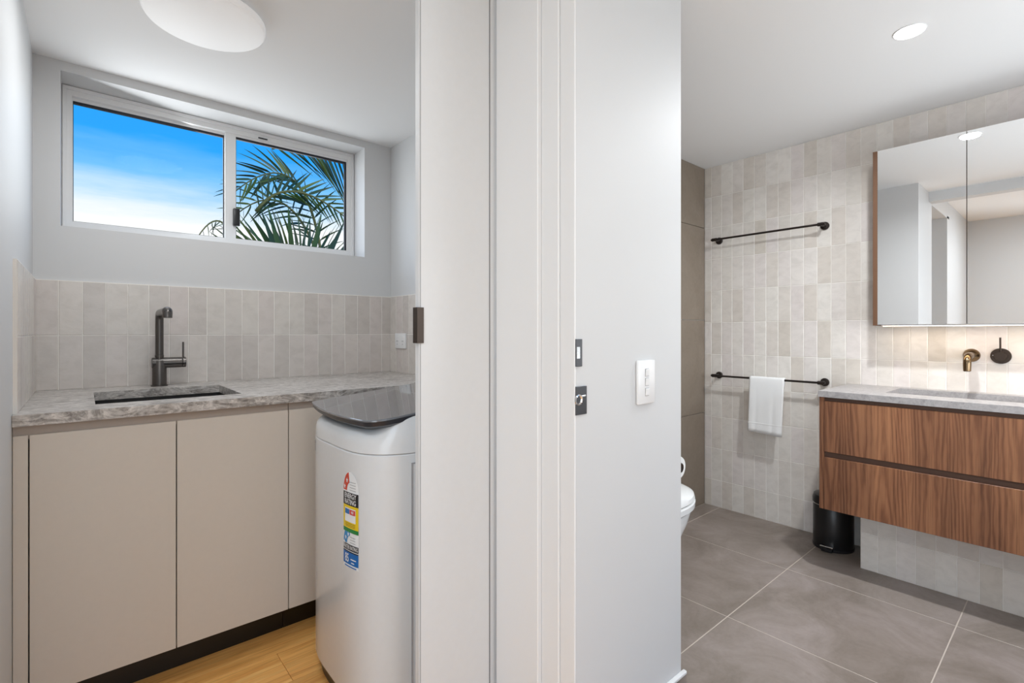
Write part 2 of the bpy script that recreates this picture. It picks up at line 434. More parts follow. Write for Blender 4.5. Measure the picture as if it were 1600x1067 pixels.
# ------------------------------------------------------------------ plan (metres)
XL, XR, YB, H = -.154, 1.395, 2.728, 2.266          # laundry
XV, YV, XT, YP = 3.183, 1.687, 1.382, .809          # bathroom: vanity wall, brown wall, toilet wall, partition face
XD = .905                                           # hall side of the bathroom doorway
HALL_X, HALL_Y, HALL_H = -1.45, -2.6, 2.40
BATH_Y0 = -.85

# ------------------------------------------------------------------ structure
def struct(o): o['kind'] = 'structure'; return o
def build_structure():
    # ---- timber floor of hall and laundry
    fl = struct(box('floor', HALL_X - .1, XR, HALL_Y - .1, YB + .1, -.12, -.014, 'seam_dark'))
    pw = .182; y = 2.09; rows = 0
    while y > HALL_Y:
        y0 = max(y - pw, HALL_Y)
        xmax = XR if y > 1.2 else (XD if y0 < 1.1 else 1.27)
        xmin = XL if y0 > .86 else HALL_X
        x = xmin; cut = random.uniform(.5, 1.7)
        while x < xmax - .01:
            xe = min(x + cut, xmax)
            if xmax - xe < .25: xe = xmax
            box('plank', x + .0006, xe - .0006, y0 + .0006, y - .0006, -.014, 0, 'oak', fl, .0012)
            x = xe; cut = 1.6
        y = y0
    # ---- bathroom floor
    fb = struct(box('floor_bathroom', XD, XV + .1, BATH_Y0 - .1, YV + .1, -.12, -.0009, 'grout_floor'))
    xs = [XD, 1.367, 1.986, 2.605, XV]; ys = [BATH_Y0, -.289, .333, .955, 1.583, YV]
    for a, b in zip(xs, xs[1:]):
        for c, d in zip(ys, ys[1:]):
            if b <= 1.37 and c > .9: continue
            if b <= 1.37 and d > YP: d = YP
            box('floor_tile', a + .002, b - .002, c + .002, d - .002, -.014, 0, 'floor_stone', fb, .0008)
    # ---- ceilings
    struct(boxes('ceiling', [(XL - .1, 3.3, .93, YB + .2, H, H + .2), (XD, 3.3, BATH_Y0 - .1, .93, H, H + .2)], 'ceiling_paint'))
    struct(boxes('ceiling_hall', [(HALL_X - .1, XD, HALL_Y - .1, .86, HALL_H, HALL_H + .1)], 'ceiling_paint'))
    # ---- laundry walls
    wlft = struct(box('wall_left', XL - .1, XL, .86, YB, 0, H, 'paint'))
    wb = struct(ring_slab('wall_back', XL - .1, XR + .1, 0, H, YB, YB + .21, -.073, 1.229, 1.594, 2.2265, 'paint', axis='y'))
    wr = struct(box('wall_right', XR, XR + .1, 1.787, YB, 0, H, 'paint'))
    struct(boxes('wall_washer_side', [(1.272, XT, 1.082, 1.787, 0, H)], 'paint'))
    # splashback tiles
    pitch = .0742; zc, zt = .925, 1.3695; rows = [zc, (1.16 - (524 - 518.8) * 1.9636 / 774), zt]
    box('grout', XL, XR, YB - .0086, YB, zc, zt + .001, 'grout_light', wb)
    cols = [XL] + [-.078 + pitch * i for i in range(0, 20)] + [XR]
    tile_run(wb, '-y', YB - .001, cols, rows, 'tile_laundry')
    box('grout', XL, XL + .0086, 2.004, YB - .0086, zc, zt + .001, 'grout_light', wlft)
    tile_run(wlft, 'x', XL + .001, frange(2.004, YB - .010, pitch), rows, 'tile_laundry')
    box('grout', XR - .0086, XR, 1.97, YB - .0086, zc, zt + .001, 'grout_light', wr)
    tile_run(wr, '-x', XR - .001, frange(YB - .010, 1.97, -pitch), rows, 'tile_laundry')
    # ---- partition with switches, nib between laundry and bathroom door
    wp = struct(boxes('wall_partition', [(XD, XT, YP, 1.082, 0, H), (1.282, XT, 1.082, YV + .1, 0, H)], 'paint'))
    # strike plates let into its door edge
    def plate(z0, z1, x1, latch):
        p = box('strike_plate', XD - .004, x1, YP - .0035, YP + .001, z0, z1, 'dark_nickel', wp, .0008)
        return p
    p = plate(1.076, 1.143, .924, False)
    box('latch_hole', .9035, .9155, YP - .0042, YP - .001, 1.095, 1.124, 'chrome', p, .0006)
    p = plate(.958, 1.028, .941, True)
    lathe('latch_cup', [(0, 0), (.0085, 0), (.0105, .003), (.0135, .002), (.0140, 0)], (.910, YP - .0034, .995), 'chrome', p, '-y', 24)
    box('latch_lip', .917, .934, YP - .0060, YP - .003, 1.0015, 1.0045, 'chrome', p, .0006)
    # door lining on the nib: stepped flat strips seen edge on from the hall
    t1 = struct(box('trim_1', .88, XD, .918, 1.0875, 0, HALL_H, 'gloss_white', None, .002))
    t2 = struct(box('trim_2', .8930, XD, .857, .9175, 0, HALL_H, 'gloss_white', None, .002))
    t3 = struct(box('trim_3', .898, XD, YP - .001, .8565, 0, HALL_H, 'gloss_white', None, .0015))
    # tiled skirting of the partition
    bs = struct(box('baseboard_partition', XD, XT + .012, YP - .012, YP, 0, .114, 'floor_stone', None))
    box('cap', XD, XT + .0135, YP - .0135, YP, .114, .126, 'gloss_white', bs, .003)
    box('skirting_return', XT, XT + .012, YP, YV, 0, .114, 'floor_stone', bs)
    # ---- bathroom walls
    wv = struct(box('wall_bathroom_right', XV + .009, XV + .12, BATH_Y0 - .1, YV + .1, 0, H, 'paint'))
    box('grout', XV + .0014, XV + .009, BATH_Y0, YV, 0, H - .001, 'grout_light', wv)
    p = .0703; cols = [YV, 1.638] + [1.638 - p * i for i in range(1, 24)]
    rows = [0, .178, .388, .598, .805, 1.014, 1.225, 1.436, 1.647, 1.858, 2.062, H - .002]
    tile_run(wv, '-x', XV + .008, cols, rows, 'tile_bath', t=.008)
    # the rest of that wall, out of the picture to the right
    bm = bmesh.new(); c0 = cols[-1]
    while c0 > BATH_Y0 + .01:
        c1 = max(c0 - p, BATH_Y0)
        for z0, z1 in zip(rows, rows[1:]):
            r = bmesh.ops.create_cube(bm, size=1.0)['verts']
            bmesh.ops.scale(bm, vec=(.008, c0 - c1 - .002, z1 - z0 - .002), verts=r)
            bmesh.ops.translate(bm, vec=(XV + .004, (c0 + c1) / 2, (z0 + z1) / 2), verts=r)
        c0 = c1
    rest = link('tile_field', bm_mesh(bm, 'tile_field'), (0, 0, 0), wv, 'tile_bath'); rest.location = -wl(wv); rest['kind'] = 'stuff'
    wk = struct(box('wall_bathroom_back', XT - .1, XV + .12, YV + .009, YV + .1, 0, H, 'grout_light'))
    xs = [XV, 2.563, 1.943, XT]; zs = [0, .618, 1.24, 1.862, H]
    for a, b in zip(xs, xs[1:]):
        for c, d in zip(zs, zs[1:]):
            box('tile', b + .0015, a - .0015, YV, YV + .010, c + .0015, d - .0015, 'brown_stone', wk, .0008)
    struct(ring_slab('wall_bathroom_near', XD, XV + .12, 0, H, BATH_Y0 - .1, BATH_Y0, 1.55, 2.85, .75, 1.75, 'paint', axis='y'))
    # doorway wall: piece right of the opening and the piece over it
    struct(boxes('wall_doorway', [(XD, XD + .1, BATH_Y0, -.10, 0, H), (XD, XD + .1, -.10, YP, 2.19, H), (XD - .005, XD, HALL_Y, -.10, 0, HALL_H),
                                  (XD - .005, XD, -.10, YP, 2.19, HALL_H), (XD, XD + .1, HALL_Y, BATH_Y0 - .1, 0, HALL_H)], 'paint'))
    # tiled plinth wall under the vanity
    pl = struct(box('wall_plinth', 2.8915, XV + .0014, -.5, .723, 0, .3625, 'grout_light'))
    zr = [0, .177, .36]
    cl = frange(.7245, -.5, -.0715)
    tile_run(pl, '-x', 2.898, cl, zr, 'tile_bath', t=.008)
    tile_run(pl, 'y', .7165, frange(2.895, XV, .0715), zr, 'tile_bath', t=.008)
    # ---- hall shell behind the camera
    struct(ring_slab('wall_hall_far', HALL_Y, .86, 0, HALL_H, HALL_X - .1, HALL_X, -1.6, .1, .15, 2.15, 'paint', axis='x'))
    struct(ring_slab('wall_hall_back', HALL_X - .1, XD, 0, HALL_H, HALL_Y - .1, HALL_Y, -.8, .7, .15, 2.15, 'paint', axis='y'))
    struct(boxes('wall_hall_end', [(HALL_X - .1, XL - .1, .86, .96, 0, HALL_H)], 'paint'))
    struct(boxes('wall_header', [(XL - .1, XD, .86, 1.0, H - .02, HALL_H + .1)], 'paint'))
build_structure()

# ------------------------------------------------------------------ window
def build_window():
    y0, y1 = 2.878, 2.928
    w = bpy.data.objects.new('window_1', None); COL.objects.link(w); w.location = (.578, y0, 1.594); struct(w)
    x0, x1, z0, z1 = -.073, 1.229, 1.594, 2.2265
    ring_slab('window_frame', x0, x1, z0, z1, y0, y1, x0 + .034, x1 - .040, z0 + .042, z1 - .040, 'alu_white', w, .0015, axis='y')
    # thin lip in front of the frame (fly-screen channel)
    ring_slab('frame_lip', x0 + .003, x1 - .003, z0 + .002, z1 - .002, y0 - .008, y0, x0 + .016, x1 - .017, z0 + .013, z1 - .017, 'alu_white', w, .001, axis='y')
    # fixed light left, sliding sash right
    for (a, b, yy, nm) in ((x0 + .034, .598, y0 + .024, 'fixed_sash'), (.548, x1 - .040, y0 + .006, 'sliding_sash')):
        rail = .010
        st_l = .002 if nm == 'fixed_sash' else .049
        st_r = .051 if nm == 'fixed_sash' else .004
        s = ring_slab(nm, a, b, z0 + .042, z1 - .040, yy, yy + .016, a + st_l, b - st_r, z0 + .052, z1 - .052, 'alu_white', w, .0008, axis='y')
        ga, gb = a + st_l, b - st_r
        ring_slab('gasket', ga - .0005, gb + .0005, z0 + .0515, z1 - .0515, yy + .002, yy + .014, ga + .0022, gb - (.004 if nm == 'fixed_sash' else .011), z0 + .0535, z1 - .064, 'gasket', s, axis='y')
        box('pane', ga, gb, yy + .006, yy + .010, z0 + .052, z1 - .052, 'window_glass', s)
    l = box('latch', .581, .612, y0 - .020, y0 + .005, 1.708, 1.798, 'black_plastic', w, .005, 2)
    box('track_catch', .70, .745, y0 - .011, y0 - .007, z1 - .038, z1 - .032, 'black_plastic', w)
build_window()
def plain_window(name, x0, x1, z0, z1, y):
    w = bpy.data.objects.new(name, None); COL.objects.link(w); w.location = ((x0 + x1) / 2, y, z0); struct(w)
    ring_slab('window_frame', x0, x1, z0, z1, y, y + .04, x0 + .04, x1 - .04, z0 + .04, z1 - .04, 'alu_white', w, .001, axis='y')
    box('pane', x0 + .04, x1 - .04, y + .016, y + .021, z0 + .04, z1 - .04, 'window_glass', w)
w4 = bpy.data.objects.new('added_window_4', None); COL.objects.link(w4); w4.location = (HALL_X - .05, -.75, .15); struct(w4)  # invented side window out of view, made for the added fill
ring_slab('window_frame', -1.6, .1, .15, 2.15, HALL_X - .07, HALL_X - .03, -1.56, .06, .19, 2.11, 'alu_white', w4, .001, axis='x')
box('pane', HALL_X - .054, HALL_X - .049, -1.56, .06, .19, 2.11, 'window_glass', w4)
plain_window('added_window_2', -.8, .7, .15, 2.15, HALL_Y - .07)  # invented hall window behind the camera, made for the added fill
plain_window('added_window_3', 1.55, 2.85, .75, 1.75, BATH_Y0 - .07)  # invented bathroom window outside the frame, made for the added fill

# ------------------------------------------------------------------ laundry
def build_laundry_door():
    d = bpy.data.objects.new('door_1', None); COL.objects.link(d); d.location = (.76, 1.1, 0); struct(d)
    box('door_leaf', .6446, .8665, 1.100, 1.118, .012, H - .004, 'door_white', d, .0015)
    box('closing_strip', .8695, .905, 1.104, 1.12, .0, H, 'gloss_white', d, .001)
    box('gap_shade', .8664, .8696, 1.1015, 1.119, .012, H - .004, 'seam_dark', d)  # dark strip set in the open gap, its shade given as colour
    box('edge_strip', .6400, .6434, 1.1004, 1.1176, .012, H - .004, 'paint', d)
    box('edge_groove', .6434, .6446, 1.0997, 1.1176, .012, H - .004, 'ink_grey', d)
    h = boxes('edge_pull', [(.633, .652, 1.0965, 1.0998, 1.132, 1.2225), (.633, .6365, 1.0998, 1.118, 1.132, 1.2225)], 'bronze_dark', d)
    tag(h, 'dark bronze edge pull')
build_laundry_door()

CT = .925
def build_cabinets():
    def cab(x0, x1, doors, label, filler=None):
        t = thing('base_cabinet', ((x0 + x1) / 2, 2.35, 0), label, 'cabinet', 'taupe base cabinets under the worktop')
        xa, xb = (filler if filler is not None else x0) + .001, x1 - .001
        boxes('carcass', [(xa, xa + .016, 2.006, 2.70, .108, .885), (xb - .016, xb, 2.006, 2.70, .108, .885), (xa + .016, xb - .016, 2.006, 2.70, .108, .124), (xa + .016, xb - .016, 2.684, 2.70, .124, .885)], 'taupe_rail', t)
        box('finger_rail', (filler if filler is not None else x0) + .001, x1 - .001, 1.990, 2.006, .852, .8915, 'taupe_rail', t)
        box('kickboard', (filler if filler is not None else x0) + .001, x1 - .001, 2.058, 2.072, .001, .108, 'kick_black', t)
        for a, b in doors:
            box('door', a + .0015, b - .0015, 1.984, 2.003, .105, .8635, 'taupe', t, .001)
        if filler is not None:
            box('filler_strip', filler + .001, x0 - .0015, 1.985, 2.003, .0, .8635, 'taupe', t, .001)
    cab(-.12, .59, [(-.12, .234), (.234, .59)], 'two-door taupe base cabinet under the black sink', filler=XL)
    cab(.59, XR - .002, [(.59, .945), (.945, XR - .004)], 'taupe base cabinet partly behind the washing machine')
    w = ring_slab('worktop', XL + .001, XR - .001, 1.966, YB - .001, .8925, CT, .028, .456, 2.105, 2.525, 'stone_grey', None, .0025)
    tag(w, 'grey veined stone worktop running under the window', 'worktop')
    # undermount sink
    bm = bmesh.new(); x0, x1, y0, y1 = .022, .462, 2.099, 2.531
    def rr(a, b, c, d, z, r=.02):
        pts = []
        for cx, cy, a0 in ((b - r, d - r, 0), (a + r, d - r, PI / 2), (a + r, c + r, PI), (b - r, c + r, 1.5 * PI)):
            for k in range(5):
                an = a0 + PI / 2 * k / 4; pts.append(bm.verts.new((cx + r * math.cos(an), cy + r * math.sin(an), z)))
        return pts
    R = [rr(x0 - .02, x1 + .02, y0 - .02, y1 + .02, .8915), rr(x0, x1, y0, y1, .8915), rr(x0 + .004, x1 - .004, y0 + .004, y1 - .004, .73), rr(x0 + .03, x1 - .03, y0 + .03, y1 - .03, .712)]
    for A, B in zip(R, R[1:]):
        for k in range(20): bm.faces.new((A[k], A[(k + 1) % 20], B[(k + 1) % 20], B[k]))
    bm.faces.new(R[-1])
    bmesh.ops.translate(bm, vec=(-.242, -2.315, -.712), verts=bm.verts)
    bmesh.ops.recalc_face_normals(bm, faces=bm.faces)
    for f in bm.faces: f.normal_flip()
    me = bpy.data.meshes.new('sink'); bm.to_mesh(me); bm.free()
    t = thing('sink', (.242, 2.315, .712), 'black undermount sink set in the grey stone worktop', 'sink')
    bo = link('bowl', me, (.242, 2.315, .712), t, 'sink_black')
    lathe('drain', [(0, .004), (.02, .004), (.024, .006), (.04, .006), (.042, 0)], (.242, 2.4, .7125), 'gunmetal', t)
build_cabinets()

def build_tap():
    x, y = .249, 2.640
    t = thing('sink_tap', (x, y, CT), 'gunmetal mixer tap with angled spout standing behind the sink', 'tap')
    lathe('base_ring', [(0, 0), (.031, 0), (.031, .004), (.0275, .006), (0, .006)], (x, y, CT), 'gunmetal', t)
    lathe('body', [(0, .005), (.0265, .005), (.0265, .105), (.024, .112), (0, .112)], (x, y, CT), 'gunmetal', t)
    v = lathe('valve_body', [(0, 0), (.0215, 0), (.023, .0015), (.023, .108), (.0215, .1095), (.0225, .111), (.023, .112), (.023, .123), (.0215, .1245), (0, .1245)], (.2215, y, 1.026), 'gunmetal', t, 'x')
    tube('lever', [(.336, y, 1.046), (.336, y, 1.116)], .0038, 'gunmetal', t, 12)
    R = .03; zt = 1.243
    pts = [(x, y, 1.04), (x, y, zt - R)] + arc((x, y - R, zt - R), R, 0, PI / 2, 8, 'yz')[1:] + [(x, y - .262, zt)]
    s = tube('spout', pts, .0152, 'gunmetal', t, 22)
    lathe('collar', [(.0152, 0), (.0165, .001), (.0165, .010), (.0152, .011)], (x, y, 1.05), 'gunmetal', s)
    yn = y - .275
    bm = bmesh.new()
    tube_bm(bm, [(0, .03, .0), (0, .012, 0), (0, .003, -.002), (0, -.002, -.010), (0, -.003, -.027)], [.0165, .0175, .0175, .0168, .0160], 22)
    link('nozzle', bm_mesh(bm, 'nozzle', .8), (x, yn, zt), t, 'gunmetal')
    lathe('nozzle_button', [(.0, .002), (.006, .002), (.007, 0), (.0095, 0), (.0105, .0015), (.0115, 0)], (x, yn - .0125, zt - .006), 'black_plastic', t, '-y', 24)
build_tap()

def build_outlet():
    t = thing('power_outlet', (XR - .010, 2.577, 1.11), 'white wall power point on the tiles beside the washing machine', 'power outlet')
    box('plate', XR - .021, XR - .0105, 2.516, 2.637, 1.066, 1.153, 'plastic_white', t, .003, 2)
    for yy in (2.545, 2.608):
        box('rocker', XR - .0235, XR - .0205, yy - .008, yy + .008, 1.124, 1.141, 'plastic_white', t, .001)
        for dy in (-.0065, .0065):
            box('slot', XR - .0215, XR - .0205, yy + dy - .0012, yy + dy + .0012, 1.103, 1.112, 'seam_dark', t)
        box('slot', XR - .0215, XR - .0205, yy - .0012, yy + .0012, 1.086, 1.094, 'seam_dark', t)
build_outlet()

def build_oyster():
    c = (.318, 1.975)
    t = thing('ceiling_light', (c[0], c[1], H), 'flat round white ceiling light above the sink', 'ceiling light')
    lathe('backing', [(0, 0), (.150, 0), (.150, .022), (0, .022)], (c[0], c[1], H - .0005), 'alu_white', t, '-z', 64)
    lathe('diffuser', [(0, .050), (.165, .0485), (.178, .044), (.183, .036), (.183, .022), (.178, .018), (.14, .018)], (c[0], c[1], H), 'lamp_oyster', t, '-z', 72)
    ld = bpy.data.lights.new('laundry_lamp', 'AREA'); ld.shape = 'DISK'; ld.size = .34; ld.energy = OYSTER_W; ld.color = (.95, .98, 1)
    lo = bpy.data.objects.new('laundry_lamp', ld); COL.objects.link(lo); lo.parent = t; lo.location = (0, 0, -.055)
build_oyster()

# ------------------------------------------------------------------ washing machine
WY, WH, WX1, WA = 1.575, .285, .80, .204
def w_outline(inset=0.0, xback=1.20, n=64):
    """plan outline, bowed front towards -X"""
    pts = []
    for i in range(n + 1):
        ph = -PI / 2 + PI * i / n
        s, c = math.sin(ph), max(0, math.cos(ph))
        y = WY + (WH - inset) * math.copysign(abs(s) ** (2 / 4.0), s)
        x = WX1 - (WA - inset) * (c ** (2 / 2.2))
        pts.append((x, y))
    pts += [(xback - .03, WY + WH - inset), (xback - inset, WY + WH - inset - .03), (xback - inset, WY - WH + inset + .03), (xback - .03, WY - WH + inset)]
    return pts
def w_front(y, off=.0012):
    t = abs((y - WY) / WH)
    return WX1 - WA * max(0, (1 - t ** 4)) ** (1 / 2.2) - off
def loft(rings, name, loc, mat, parent, top=True, bottom=True, smooth=.6):
    bm = bmesh.new(); V = [[bm.verts.new(Vector(p) - Vector(loc)) for p in r] for r in rings]
    n = len(V[0])
    for A, B in zip(V, V[1:]):
        for k in range(n): bm.faces.new((A[k], A[(k + 1) % n], B[(k + 1) % n], B[k]))
    if bottom: bm.faces.new(V[0][::-1])
    if top:
        f = bm.faces.new(V[-1]); bmesh.ops.triangulate(bm, faces=[f])
    return link(name, bm_mesh(bm, name, smooth), loc, parent, mat)
def ss(a, b, x):
    t = max(0, min(1, (x - a) / (b - a))); return t * t * (3 - 2 * t)
def text_polys(body, size, align='CENTER'):
    cu = bpy.data.curves.new('lettering', 'FONT'); cu.body = body; cu.size = size; cu.align_x = align; cu.align_y = 'CENTER'
    cu.resolution_u = 2; cu.offset = size * .012
    ob = bpy.data.objects.new('lettering', cu); COL.objects.link(ob)
    dg = bpy.context.evaluated_depsgraph_get(); me = bpy.data.meshes.new_from_object(ob.evaluated_get(dg))
    vs = [(v.co.x, v.co.y) for v in me.vertices]; fs = [tuple(p.vertices) for p in me.polygons]
    bpy.data.objects.remove(ob); bpy.data.curves.remove(cu); bpy.data.meshes.remove(me)
    return vs, fs
def build_washer():
    t = thing('washing_machine', (.9, WY, 0), 'white top-loading washing machine with a dark glass lid', 'washing machine')
    def ring(inset, z, **k): return [(x, y, z) for x, y in w_outline(inset, **k)]
    loft([ring(.018, .0), ring(.012, .060)], 'base', (.9, WY, 0), 'black_plastic', t)
    body = loft([ring(.010, .052), ring(.002, .056), ring(0, .064), ring(0, .798), ring(.003, .8015), ring(.006, .8015)], 'body', (.9, WY, .03), 'washer_white', t)
    def ztop(x, y, dz=0):
        near = ss(.17, .26, WY - y)
        return .868 + dz + (.010 + .042 * near) * ss(.63, .72, x)
    collar = [ring(.006, .8035), ring(.001, .8035), ring(.0, .8050), ring(0.001, .832)]
    for ins, dz in ((.004, -.020), (.010, -.010), (.020, -.002), (.032, .001), (.045, .001)):
        collar.append([(x, y, ztop(x, y, dz)) for x, y in w_outline(ins)])
    loft(collar, 'collar', (.9, WY, .80), 'washer_white', t)
    # lid: tinted glass tray cover sloping up to the back
    def zl(x): return .889 + .092 * (x - .6)
    def lid_plan(ins):
        """bowed front edge, sharp far corner, rounded near corner"""
        y1, y0, xb = WY + WH - .030 - ins, WY - WH + .012 + ins, 1.06 - ins
        pts = [(xb, y1)]
        for i in range(33):
            y = y1 + (y0 + .055 - y1) * i / 32
            pts.append((.588 + ins + .036 * abs((y - 1.545) / .29) ** 2.0, y))
        x_e = pts[-1][0]
        for i in range(1, 11):
            a = PI / 2 * i / 10; pts.append((x_e + .085 * (1 - math.cos(a)), y0 + .055 - .055 * math.sin(a)))
        pts.append((xb, y0)); return pts
    def lid_ring(ins, dz): return [(x, y, zl(x) + dz) for x, y in lid_plan(ins)]
    loft([lid_ring(.055, -.020), lid_ring(.022, -.013), lid_ring(.006, -.002), lid_ring(.002, .0122)], 'lid_rim', (.85, WY, .87), 'lid_rim', t, smooth=.5)
    lid = loft([lid_ring(.0, .0125), lid_ring(.0, .0165), lid_ring(.0015, .018)], 'lid', (.85, WY, .89), 'lid_glass', t, smooth=.3)
    rear = boxes('rear_console', [(1.07, 1.195, WY - WH + .012, WY + WH - .012, .87, .955)], 'washer_white', t)
    # recessed side panel outline on the side towards the hall
    box('side_seam', .7294, 1.1552, WY - WH - .0028, WY - WH + .010, .0848, .7752, 'ink_grey', t, .001)
    box('side_panel', .7305, 1.154, WY - WH - .0035, WY - WH + .010, .086, .774, 'washer_white', t, .0015)
    # ---- decals: mapped on the bowed front.  u runs from the viewer's left to right (towards -Y)
    Y_L, Z_B, LW = 1.472, .456, .117
    def S(u, v, lift): y = Y_L - u * .66; return Vector((w_front(y, .0010 + lift), y, Z_B + v))
    def patch(name, poly, lift, mat, parent, nsub=8):
        """fan-safe polygon cut in vertical strips so that it follows the bow; poly convex in (u,v)"""
        bm = bmesh.new(); us = [p[0] for p in poly]; u0, u1 = min(us), max(us)
        def span(u):
            vs = []
            for (a, b), (c, d) in zip(poly, poly[1:] + poly[:1]):
                if abs(a - c) < 1e-9:
                    if abs(u - a) < 1e-6: vs += [b, d]
                elif min(a, c) - 1e-9 <= u <= max(a, c) + 1e-9: vs.append(b + (d - b) * (u - a) / (c - a))
            return min(vs), max(vs)
        prev = None
        brk = sorted(set([u0 + (u1 - u0) * i / nsub for i in range(nsub + 1)] + [round(u, 7) for u in us]))
        for u in brk:
            u = min(max(u, u0), u1); lo, hi = span(u)
            cur = (bm.verts.new(S(u, lo, lift)), bm.verts.new(S(u, hi, lift)))
            if prev:
                try: bm.faces.new((prev[0], cur[0], cur[1], prev[1]))
                except ValueError: pass
            prev = cur
        bmesh.ops.remove_doubles(bm, verts=bm.verts, dist=1e-6)
        o = S(0, 0, 0); bmesh.ops.translate(bm, vec=-o, verts=bm.verts)
        me = bpy.data.meshes.new(name); bm.to_mesh(me); bm.free()
        return link(name, me, o, parent, mat)
    def rect(name, u0, u1, v0, v1, lift, mat, parent): return patch(name, [(u0, v0), (u1, v0), (u1, v1), (u0, v1)], lift, mat, parent)
    def text(name, body, u, v, size, mat, parent, sx=1.0, align='CENTER', lift=.0012):
        vs, fs = text_polys(body, size, align); o = S(0, 0, 0)
        me = bpy.data.meshes.new(name); me.from_pydata([S(u + a * sx, v + b, lift) - o for a, b in vs], [], fs)
        return link(name, me, o, parent, mat)
    def starpoly(name, u, v, r, mat, parent):
        bm = bmesh.new(); o = S(0, 0, 0); c = bm.verts.new(S(u, v, .0013) - o)
        ring_ = [bm.verts.new(S(u + (r if k % 2 == 0 else r * .45) * math.sin(PI * k / 5), v + (r if k % 2 == 0 else r * .45) * math.cos(PI * k / 5), .0013) - o) for k in range(10)]
        for k in range(10): bm.faces.new((c, ring_[k], ring_[(k + 1) % 10]))
        me = bpy.data.meshes.new(name); bm.to_mesh(me); bm.free(); link(name, me, o, parent, mat)
    def halfdisc(r, cu, cv, a0=0, a1=PI, n=20): return [(cu + r * math.cos(a0 + (a1 - a0) * i / n), cv + r * math.sin(a0 + (a1 - a0) * i / n)) for i in range(n + 1)]
    def band(name, cu, cv, r0, r1, a0, a1, lift, mat, parent, n=10):
        bm = bmesh.new(); o = S(0, 0, 0); prev = None
        for i in range(n + 1):
            a = a0 + (a1 - a0) * i / n
            cur = [bm.verts.new(S(cu + r * math.cos(a), cv + r * math.sin(a), lift) - o) for r in (r0, (r0 + r1) / 2, r1)]
            if prev:
                for k in range(2): bm.faces.new((prev[k], prev[k + 1], cur[k + 1], cur[k]))
            prev = cur
        me = bpy.data.meshes.new(name); bm.to_mesh(me); bm.free(); link(name, me, o, parent, mat)
    R = LW / 2; v1 = .228
    e = patch('energy_label', [(0, .130)] + [(LW, .130)] + [(LW, v1)] + halfdisc(R, R, v1)[1:-1] + [(0, v1)], 0, 'ink_white', t, 16)
    tag(e, 'energy rating sticker in red, black and yellow')
    band('red_arc', R, v1, .026, R - .001, PI * .56, PI * .99, .0005, 'ink_red', e)
    starpoly('star', R * .62, v1 + .032, .009, 'ink_white', e); starpoly('star', R * .26, v1 + .012, .009, 'ink_white', e)
    for k in range(4): rect('small_print', R * .95, LW - .018, v1 + .004 + .008 * k, v1 + .0055 + .008 * k, .0005, 'ink_grey', e)
    rect('black_band', .001, LW - .001, .186, v1 - .003, .0005, 'ink_black', e)
    text('lettering', 'ENERGY', R, .2145, .021, 'ink_white', e, 1.15); text('lettering', 'RATING', R, .1965, .021, 'ink_white', e, 1.15)
    rect('yellow_panel', .001, LW - .001, .139, .186, .0005, 'ink_yellow', e) if False else rect('yellow_panel', .001, LW - .001, .118, .186, .0005, 'ink_yellow', e)
    rect('white_box', .016, LW - .018, .137, .178, .0008, 'ink_white', e)
    rect('blue_bar', .018, .054, .160, .175, .0011, 'ink_blue', e); rect('red_bar', .056, .097, .160, .175, .0011, 'ink_lightred', e)
    text('lettering', '113', .036, .1675, .012, 'ink_sky', e, 1.0, lift=.0014); text('lettering', '460', .077, .1675, .012, 'ink_white', e, 1.0, lift=.0014)
    for k in range(3): rect('small_print', .02, LW - .022, .1225 + .0045 * k, .1238 + .0045 * k, .0009, 'ink_brown', e)
    rect('green_strip', .001, LW - .001, .106, .118, .0005, 'ink_green', e)
    w = patch('water_label', [(0, 0), (LW, 0), (LW, .070), (LW, .105), (R, .1055), (R * .45, .098), (R * .12, .086), (0, .070)], -.0002, 'ink_white', t, 12)
    tag(w, 'blue water rating sticker below the yellow one')
    band('blue_arc', R, .070, .026, R - .002, PI * .52, PI * .98, .0004, 'ink_sky', w)
    bm = None
    for (u, v) in ((R * .78, .104), (R * .42, .092), (R * .2, .077)): starpoly('star', u, v - .004, .008, 'ink_white', w)
    for k in range(3): rect('small_print', R, LW - .02, .076 + .008 * k, .0775 + .008 * k, .0005, 'ink_grey', w)
    rect('black_band', .001, LW - .001, .052, .070, .0005, 'ink_black', w)
    text('lettering', 'WATER RATING', R, .061, .0165, 'ink_white', w, .92)
    rect('thin_line', .001, LW - .001, .046, .0495, .0005, 'ink_black', w)
    rect('blue_panel', .001, LW - .001, .010, .046, .0005, 'ink_blue', w)
    text('lettering', '85', .034, .0275, .036, 'ink_white', w, .9); 
    rect('small_print', .064, .102, .026, .029, .0009, 'ink_white', w); rect('small_print', .068, .09, .016, .019, .0009, 'ink_white', w)
    rect('thin_line', .012, LW - .014, .002, .0055, .0005, 'ink_blue', w)
    # little model plate at the far front corner
    Yk = 1.80
    def small(name, y0, y1, z0, z1, mat):
        bm = bmesh.new(); vs = []
        for i in range(5):
            y = y0 + (y1 - y0) * i / 4
            vs.append((bm.verts.new((w_front(y, .0012), y, z0)), bm.verts.new((w_front(y, .0012), y, z1))))
        for a, b in zip(vs, vs[1:]): bm.faces.new((a[0], b[0], b[1], a[1]))
        o = Vector((.64, Yk, z0)); bmesh.ops.translate(bm, vec=-o, verts=bm.verts)
        me = bpy.data.meshes.new(name); bm.to_mesh(me); bm.free(); link(name, me, o, t, mat)
    small('model_plate', 1.745, 1.815, .770, .783, 'ink_black'); small('model_plate', 1.745, 1.815, .745, .768, 'ink_grey')
build_washer()

